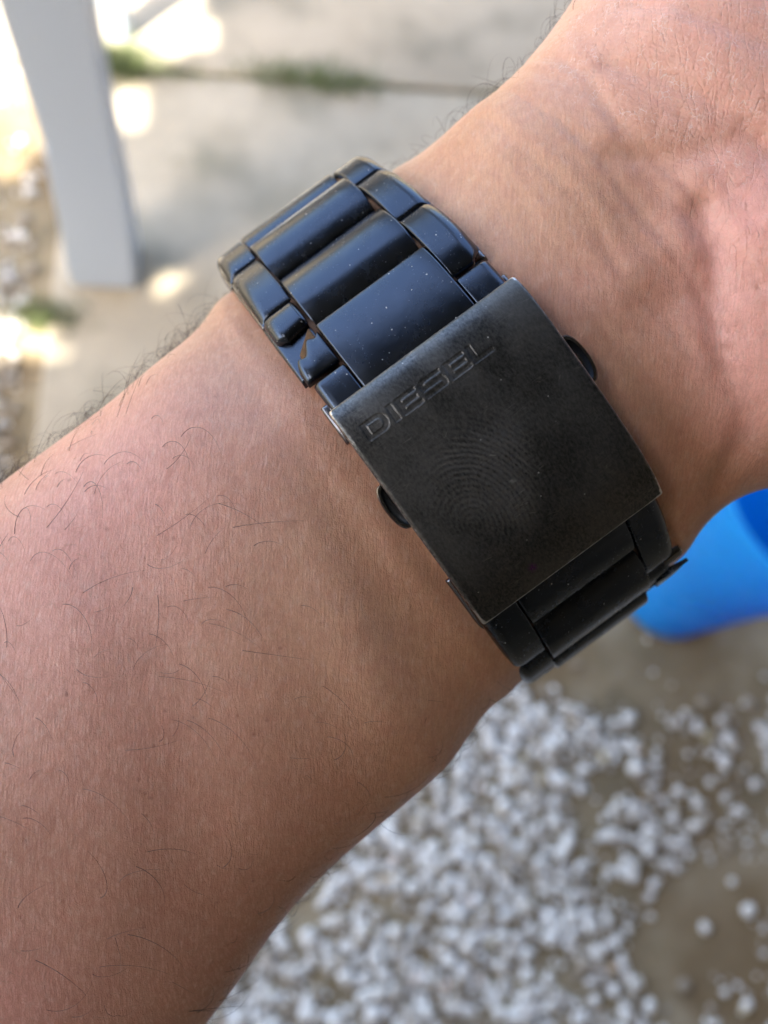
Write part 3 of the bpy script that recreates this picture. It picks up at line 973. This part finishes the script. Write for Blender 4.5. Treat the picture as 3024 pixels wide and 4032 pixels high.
# small end side links that run under the plate
for sd in (1, -1):
    a = s_h + 0.55
    V, F = block(a, 4.0, sd * (XC + .1), sd * (XO - .5), -0.25, -2.2, 0.15, 4, 0.6, 0.25, 1.0, 20, 12)
    o = wobj('end_piece', V, F, M_COAT)
    V, F = block(a + 2.2, 4.0, sd * (XO - 1.2), sd * (XO + .35), -2.0, -3.2, 0, 2, 0.5, 0.2, 0.4, 12, 8)
    wobj('clasp_tab', V, F, M_DARK, o)
# lower side
sQ0 = s_of_t(-17.4, 20, 50)
sQ1 = s_of_t(-22.9, 20, 50)
lo_c = [(sQ0 - 6, sQ1), (sQ1, sQ1 + PIT), (sQ1 + PIT, sQ1 + 2 * PIT), (sQ1 + 2 * PIT, sQ1 + 3 * PIT)]
link_centre(*lo_c[0], 0.6, -0.2, cp=3)
for k in (1, 2, 3): link_centre(*lo_c[k], 1.5)
sL = sQ1 + PIT * 0.55
V, F = block(sQ0 - 6, lambda u: sL - g - max(0, u - .75) * 2.0, -XC - .1, -XO - .1, -0.35, -2.4, 0.5, 3, 0.6, 0.25, 1.5, 24, 14)
o = wobj('side_link', V, F, M_COAT)
wobj('link_base', *block(sQ0 - 6, sL - .8, -XC - .1, -XO - .5, -2.5, -3.6, 0.2, 2, 0.3, 0.2, 0.5, 14, 10), M_DARK, o)
V, F = block(sQ0 - 6, lambda u: sL - g - 0.4 * u, XC + .1, XO + .1, -0.35, -2.4, 0.5, 3, 0.6, 0.25, 1.7, 24, 14)
o = wobj('side_link', V, F, M_COAT)
wobj('link_base', *block(sQ0 - 6, sL - .8, XC + .1, XO + .3, -2.5, -3.6, 0.2, 2, 0.3, 0.2, 0.5, 14, 10), M_DARK, o)
# the next side link on the hand side is broken to a spike
def spike(u): return sL + 2.6 + 4.6 * u ** 2.2
o = wobj('side_link', *block(sL + g, lambda u: sL + 6.5 - 3.2 * u, XC + .1, XO - .9, -0.9, -3.0, 0.6, 2, 0.5, 0.2, 1.0, 16, 12), M_COAT)
set_props(o, 'broken side link ending in a jagged spike')
# curved sliver
V, F = [], []
for i in range(14):
    u = i / 13
    x = XC + 1.5 + u * 4.6
    sc_ = sL + 5.6 - 1.2 * u - 1.8 * u * u
    wdt = 3.0 * (1 - u) ** 0.8 + 0.06
    for ds, h in ((-wdt * .5, -0.7), (wdt * .5, -0.9), (wdt * .5, -2.2 + u), (-wdt * .5, -2.2 + u)):
        V.append(P3(sc_ + ds, x, h + 0.5 * u))
for i in range(13):
    for k in range(4):
        F.append((i * 4 + k, i * 4 + (k + 1) % 4, i * 4 + 4 + (k + 1) % 4, i * 4 + 4 + k))
F += [(0, 1, 2, 3), (52, 55, 54, 53)]
wobj('broken_sliver', V, F, M_COAT, o)
# pin end
V, F = [], []
for i, (xx, r) in enumerate(((XO - 2, 1.25), (XO + .55, 1.25), (XO + .95, 1.05), (XO + 1.1, 0.5))):
    for k in range(20):
        q = 2 * math.pi * k / 20
        V.append(P3(sL + 1.2 + r * math.cos(q), xx, -2.2 + r * math.sin(q)))
for i in range(3):
    for k in range(20):
        F.append((i * 20 + k, i * 20 + (k + 1) % 20, i * 20 + 20 + (k + 1) % 20, i * 20 + 20 + k))
F.append([60 + k for k in range(20)])
wobj('pin', V, F, M_DARK)
V, F = block(sL + g, sL + PIT - g, -XC - .1, -XO, -0.4, -2.4, 0.9, 2.4, 0.5, 0.25, 1.5, 20, 14)
o = wobj('side_link', V, F, M_COAT)
wobj('link_base', *block(sL + .6, sL + PIT - .6, -XC - .1, -XO - .3, -2.5, -3.6, 0.2, 2, 0.3, 0.2, 0.5, 14, 10), M_DARK, o)
for k in (1, 2):
    for sd in (1, -1):
        side_link(sL + k * PIT, sL + (k + 1) * PIT, sd)
# grime in the seams between centre and side links
for sd in (1, -1):
    for a, b in ((sJ1 - 3 * PIT, 2.0), (sQ0 - 3, sQ1 + 2 * PIT)):
        V, F = block(a, b, sd * (XC - .25), sd * (XC + .45), -1.25, -2.6, 0, 2, 0.1, 0.1, 0.1, 60, 4)
        wobj('seam_grime', V, F, M_GRIME)
# inner floor of the bracelet, links' undersides
for a, b in ((sJ1 - 4.6 * PIT, 6.0), (sQ0 - 8, sQ1 + 3 * PIT)):
    V, F = block(a, b, -XC + .3, XC - .3, -2.6, -3.3, 0, 2, 0.1, 0.1, 0.1, 60, 6)
    wobj('hinge_strip', V, F, M_DARK)

# ------------------------------------------------------------------ clasp plate with engraved letters
PL = np.array([(12.85,-92.7),(12.4,-92.1),(11.1,-91.5),(9.0,-91.1),(6.2,-90.95),(0,-91.2),(-5,-91.6),(-9,-92.15),(-12.2,-92.9),(-15.2,-94.1),(-17.6,-95.7)], float)
pt = np.linspace(0, len(PL) - 1, 2000)
pd = catmull(PL, pt)
ps = np.concatenate([[0], np.cumsum(np.linalg.norm(np.diff(pd, axis=0), axis=1))])
PLEN = ps[-1]
def rbox(x, y, x0, x1, y0, y1, r=0.0):
    cx, cy = (x0 + x1) / 2, (y0 + y1) / 2
    dx = np.abs(x - cx) - (x1 - x0) / 2 + r; dy = np.abs(y - cy) - (y1 - y0) / 2 + r
    return np.minimum(np.maximum(dx, dy), 0) + np.sqrt(np.maximum(dx, 0) ** 2 + np.maximum(dy, 0) ** 2) - r
def letters(x, t):
    H, wl = 2.15, 0.62
    y = t - 7.15
    pen = -11.1
    d = np.full_like(x, 9.0)
    def U(*a):
        nonlocal d
        for q in a: d = np.minimum(d, q)
    for ch, w in (('D', 3.1), ('I', 0.8), ('E', 2.7), ('S', 3.1), ('E', 2.7), ('L', 2.6)):
        X = x - pen
        if ch == 'D':
            outer = np.maximum(rbox(X, y, -2, w, 0, H, .95), -(X))
            inner = np.maximum(rbox(X, y, -2, w - wl * 1.1, wl * .8, H - wl * .8, .5), -(X - wl * 1.1))
            U(np.maximum(outer, -inner))
        elif ch == 'I':
            U(rbox(X, y, 0, w, 0, H))
        elif ch == 'E':
            th_ = wl * .78
            U(rbox(X, y, 0, wl * 1.1, 0, H), rbox(X, y, 0, w, 0, th_), rbox(X, y, 0, w * .93, H / 2 - th_ / 2, H / 2 + th_ / 2), rbox(X, y, 0, w, H - th_, H))
        elif ch == 'L':
            U(rbox(X, y, 0, wl * 1.1, 0, H), rbox(X, y, 0, w, 0, wl * .85))
        elif ch == 'S':
            th_ = wl * .75; hm = H / 2
            top = np.maximum(rbox(X, y, 0, w * 1.3, hm - th_ / 2, H, .55), X - w * .95)
            tin = rbox(X, y, wl, w * 1.4, hm + th_ / 2, H - th_, .22)
            bot = np.maximum(rbox(X, y, -w * .3, w, 0, hm + th_ / 2, .55), -(X - w * .03))
            bin_ = rbox(X, y, -w * .4, w - wl, th_, hm - th_ / 2, .22)
            U(np.maximum(top, -tin), np.maximum(bot, -bin_))
        pen += w + 0.42
    return d
HX = 13.0
xs = np.concatenate([[-HX, -HX + .06, -HX + .16, -HX + .3, -HX + .5], np.arange(-12.3, 12.31, 0.1), [HX - .5, HX - .3, HX - .16, HX - .06, HX]])
ts = np.concatenate([[0, .05, .13, .25, .4], np.arange(.55, 8.0, 0.085), np.arange(8.1, PLEN - .6, 0.3), PLEN - np.array([.4, .25, .13, .05, 0])])
gx, gs = np.meshgrid(xs, ts)
gt = np.interp(gs, ps, pd[:, 0]); gz = np.interp(gs, ps, pd[:, 1])
ss2 = np.linspace(0, PLEN, 600)
tt2 = np.gradient(np.interp(ss2, ps, pd[:, 0]), ss2); zz2 = np.gradient(np.interp(ss2, ps, pd[:, 1]), ss2)
nt = np.interp(gs, ss2, -zz2); nz_ = np.interp(gs, ss2, tt2)
sgn = np.where(nz_ > 0, 1, -1); nt *= sgn; nz_ = np.abs(nz_)
h = np.zeros_like(gx)
def edge_round(d, r): return np.where(d < r, -(r - np.sqrt(np.maximum(0, r * r - (r - d) ** 2))), 0)
dx_ = HX - np.abs(gx); ds_ = np.minimum(gs, PLEN - gs)
h += edge_round(dx_, .42) + edge_round(ds_, .28)
ld = letters(gx, gt)
k = np.clip((0.05 - ld) / 0.10, 0, 1); k = k * k * (3 - 2 * k)
h -= 0.048 * k
# narrow raised burr along the outline of the stamping
h += 0.008 * np.exp(-((ld - .09) / .06) ** 2)
edge = np.clip(1.25 - np.minimum(dx_, ds_) / .5, 0, 1)
corner = np.exp(-((np.abs(gx) - 13) ** 2 + np.minimum(gs, PLEN - gs) ** 2) / 1.2)
edge = np.clip(edge * (0.62 + 0.25 * (gs > PLEN - 3) + 0.3 * (gs < 1)) + corner * .5, 0, 1)
Vt = np.stack([gx, gt + nt * h, gz + nz_ * h], -1).reshape(-1, 3)
nu, nw = gx.shape
F = []
for i in range(nu - 1):
    r0 = i * nw
    F.extend([(r0 + j, r0 + nw + j, r0 + nw + j + 1, r0 + j + 1) for j in range(nw - 1)])
rim = [j for j in range(nw)] + [i * nw + nw - 1 for i in range(1, nu)] + [(nu - 1) * nw + j for j in range(nw - 2, -1, -1)] + [i * nw for i in range(nu - 2, 0, -1)]
b = len(Vt)
low = []
for r in rim:
    i, j = divmod(r, nw)
    onside = (j == 0 or j == nw - 1)
    depth = 1.15
    if onside:
        e = min(gs[i, j], PLEN - gs[i, j]); depth = 1.15 + 1.3 * min(1, e / 1.5)
    low.append((gx[i, j], gt[i, j] - nt[i, j] * depth, gz[i, j] - nz_[i, j] * depth))
Vall = np.vstack([Vt, np.array(low)])
n_r = len(rim)
for q in range(n_r):
    F.append((rim[q], rim[(q + 1) % n_r], b + (q + 1) % n_r, b + q))
# inner face of the sheet
inn = []
plate = wobj('clasp_plate', Vall, F, M_PLATE, sharp=50)
set_props(plate, 'wide curved clasp cover engraved DIESEL near its upper edge')
a = plate.data.attributes.new('edge', 'FLOAT', 'POINT')
a.data.foreach_set('value', np.concatenate([edge.ravel(), np.full(len(low), 0.3)]).astype(np.float32))
bmx = bmesh.new(); bmx.from_mesh(plate.data); bmesh.ops.recalc_face_normals(bmx, faces=bmx.faces[:]); bmx.to_mesh(plate.data); bmx.free()
# inner blade under the plate
V, F = block(1.5, sQ0 - 1.0, -XO + .8, XO - .8, -0.6, -2.6, 0, 2, 0.3, 0.3, 0.3, 30, 6)
wobj('folding_blade', V, F, M_DARK)

# push buttons
def pusher(side, t0, length, out, z):
    V, F = [], []
    m = 28
    prof_ = []
    for i in range(m + 1):
        q = math.pi * i / m
        prof_.append((math.cos(q) * length / 2, math.sin(q) ** 0.55 * out))
    rings = [(0.0, -1.0, 1.0), (0.0, 0.9, 1.0), (-0.12, 1.05, 1.0), (-0.40, 1.05, .9), (-0.55, 0.75, .8), (-1.0, 0.45, .55)]
    for inset, zz, sc_ in rings:
        for (a_, b_) in prof_:
            V.append((side * (12.6 + max(0, b_ + inset * (b_ > .3))), t0 + a_ * (1 + inset / length * 1.6), z + zz))
    n = m + 1
    for r in range(len(rings) - 1):
        for i in range(m):
            F.append((r * n + i, r * n + i + 1, (r + 1) * n + i + 1, (r + 1) * n + i))
    F.append([(len(rings) - 1) * n + i for i in range(n)])
    bm = bmesh.new(); vv = [bm.verts.new(p) for p in V]
    for f in F: bm.faces.new([vv[i] for i in f])
    bmesh.ops.remove_doubles(bm, verts=bm.verts[:], dist=0.001)
    bmesh.ops.recalc_face_normals(bm, faces=bm.faces[:]); bm.verts.index_update()
    V = [v.co.copy() for v in bm.verts]; F = [[v.index for v in f.verts] for f in bm.faces]; bm.free()
    return wobj('push_button', V, F, M_DARK, sharp=40)
pusher(-1, -0.2, 6.0, 1.75, -93.6)
pusher(1, 0.9, 6.4, 1.9, -93.2)

# watch case on the far side of the wrist
case = []
def lathe(prof_, name, mat, cx, ct, cz, K=64, parent=watch):
    V, F = [], []
    for r, z in prof_:
        for i in range(K):
            q = 2 * math.pi * i / K
            V.append((cx + r * math.cos(q), ct + r * math.sin(q), cz + z))
    for j in range(len(prof_) - 1):
        for i in range(K):
            F.append((j * K + i, j * K + (i + 1) % K, (j + 1) * K + (i + 1) % K, (j + 1) * K + i))
    return wobj(name, V, F, mat, parent)
cs_ = lathe([(0, 2), (20, 2), (21, 1), (22.5, 0), (23, -3), (23, -8), (21.5, -10), (20, -11), (19.5, -10.6)], 'watch_case', M_COAT, 0, 7, -143.5)
lathe([(0, -10.6), (12, -10.6), (19.5, -10.6), (19.6, -10.2)], 'watch_glass', M_GLASS, 0, 7, -143.5, parent=cs_)
V, F = [], []

# ------------------------------------------------------------------ arm hair
dep = arm_me
pol_n = len(dep.polygons)
cen = np.empty(pol_n * 3); dep.polygons.foreach_get('center', cen); cen = cen.reshape(-1, 3)
nrm = np.empty(pol_n * 3); dep.polygons.foreach_get('normal', nrm); nrm = nrm.reshape(-1, 3)
HI = np.array(HAND_M.inverted())
Hm = np.array(HAND_M)
cl = cen @ HI[:3, :3].T + HI[:3, 3]
nl = nrm @ np.array(R3)            # world -> arm frame rotation
al = cl[:, 0] * 0.805 + cl[:, 1] * 0.593       # along the arm
tr = -cl[:, 0] * 0.593 + cl[:, 1] * 0.805      # across, up-left positive
radial_side = np.clip((tr - 26) / 12, 0, 1)
ulnar_side = np.clip((-tr - 22) / 14, 0, 1)
front = nl[:, 2]
dens = 0.035 + 1.1 * np.clip((0.72 - front), 0, 1) * (radial_side > 0) * 1.0 + 0.40 * np.clip(0.6 - front, 0, 1) * (ulnar_side > 0)
dens += 0.10 * np.clip((tr - 5) / 30, 0, 1)
dens *= (al < 0.5) * (al > -95)
dens += (al > 30) * (al < 62) * (tr > 20) * np.clip(0.5 - front, 0, 1) * 0.55
dens *= (front > -0.35)
dens = np.maximum(dens, 0)
prob = dens / dens.sum()
hv, hf = [], []
def strand(pi_, kind):
    p = cl[pi_] + rng.normal(0, .2, 3) * [1, 1, 0]
    n_ = nl[pi_]
    bn = None
    if kind == 'edge':
        g0 = np.array([-0.1, 0.6, 0]) + rng.normal(0, .75, 3)
        lift = 0.5 + rng.random() * 1.4; ln = 2.5 + 7.5 * rng.random() ** 1.5
        curl = rng.uniform(0.6, 3.6) / ln; twist = rng.normal(0, 1.6) / ln; r0 = rng.uniform(.018, .033)
    elif kind == 'under':
        g0 = np.array([0.6, -0.3, 0]) + rng.normal(0, .5, 3)
        lift = 0.4 + rng.random(); ln = 1.5 + 4.0 * rng.random() ** 1.5
        curl = rng.uniform(0.6, 3.0) / ln; twist = rng.normal(0, 1.2) / ln; r0 = rng.uniform(.018, .032)
    elif kind == 'long':
        g0 = np.array([0.9, 0.25, 0]) + rng.normal(0, .42, 3)
        lift = 0.45 + rng.random() * 0.5; ln = 2.4 + 7.5 * rng.random() ** 1.5
        curl = rng.uniform(0.3, 0.8) / ln; twist = (1 if rng.random() < .22 else -1) * abs(rng.normal(0.9, .6)) / ln; r0 = rng.uniform(.024, .042)
    else:
        g0 = np.array([0.95, -0.15, 0]) + rng.normal(0, .22, 3)
        lift = 0.25 + rng.random() * 0.3; ln = 0.7 + 1.4 * rng.random()
        curl = 0.5 / ln; twist = rng.normal(-.2, .3) / ln; r0 = rng.uniform(.020, .030)
    g0 = g0 - n_ * (g0 @ n_); g0 /= np.linalg.norm(g0) + 1e-6
    d = g0 + n_ * lift; d /= np.linalg.norm(d)
    side_v = np.cross(n_, g0)
    ns_ = 18 if ln > 2 else 6
    st = ln / ns_
    pos = p + n_ * 0.02
    b0 = len(hv)
    for i in range(ns_ + 1):
        t1 = np.cross(d, [0.3, 0.2, 1]); t1 /= np.linalg.norm(t1); t2 = np.cross(d, t1)
        r = r0 * (1 - 0.8 * (i / ns_) ** 1.5)
        for q in (0, 2.094, 4.189):
            hv.append(pos + (t1 * math.cos(q) + t2 * math.sin(q)) * r)
        pos = pos + d * st
        d = d - n_ * curl * st + side_v * twist * st * (1 + 0.6 * i / ns_)
        side_v = side_v - d * (side_v @ d)
        d /= np.linalg.norm(d)
        dist = (pos - p) @ n_
        if dist < 0.14:
            d = d + n_ * (0.14 - dist) * 3.0 - n_ * min(0, d @ n_); d /= np.linalg.norm(d)
    for i in range(ns_):
        for q in range(3):
            hf.append((b0 + i * 3 + q, b0 + i * 3 + (q + 1) % 3, b0 + i * 3 + 3 + (q + 1) % 3, b0 + i * 3 + 3 + q))
area = np.empty(pol_n); dep.polygons.foreach_get('area', area)
on_fore = (al < 1.0) & (al > -95)
hand_side = (al > 29) & (al < 60)
def choose(w, n): 
    w = np.maximum(w, 0) * area; return rng.choice(pol_n, n, p=w / w.sum())
edge_band = np.exp(-((front - 0.12) / 0.22) ** 2)
clump = np.array([0.35 + max(0, mnoise.noise(Vector((a_ * 0.14, 3.1, 0.5))) * 1.6) for a_ in np.linspace(-100, 70, 500)])
clumpv = np.interp(al, np.linspace(-100, 70, 500), clump)
for pi_ in choose(on_fore * (tr > 20) * edge_band * clumpv, 820): strand(pi_, 'edge')
for pi_ in choose(hand_side * (tr > 20) * edge_band * clumpv, 90): strand(pi_, 'edge')
for pi_ in choose(on_fore * (tr < -15) * edge_band * clumpv, 330): strand(pi_, 'under')
for pi_ in choose(on_fore * (tr < -15) * (front > .2) * np.clip((-tr - 18) / 10, 0, 1), 110): strand(pi_, 'under')
for pi_ in choose(on_fore * (front > .3) * (0.25 + np.clip((tr + 10) / 30, 0, 1.3)) * (al < -14), 340): strand(pi_, 'long')
dark = (hv, hf)
hv, hf = [], []
for pi_ in choose(on_fore * (front > .5) * (al < -22) * 1.0, 420): strand(pi_, 'fine')
nfine = NT("fine_pale_hair")
nfine.set(Base_Color=(0.42, 0.24, 0.14), Roughness=0.3)
o = mesh_obj('fine_hair', hv, hf, nfine.m, arm, True, None, HAND_M)
o['kind'] = 'stuff'
hv, hf = dark
nhair = NT("arm_hair_brown")
nhair.set(Base_Color=(0.05, 0.024, 0.014), Roughness=0.35)
M_HAIR = nhair.m
o = mesh_obj('arm_hair', hv, hf, M_HAIR, arm, True, None, HAND_M)
o['kind'] = 'stuff'
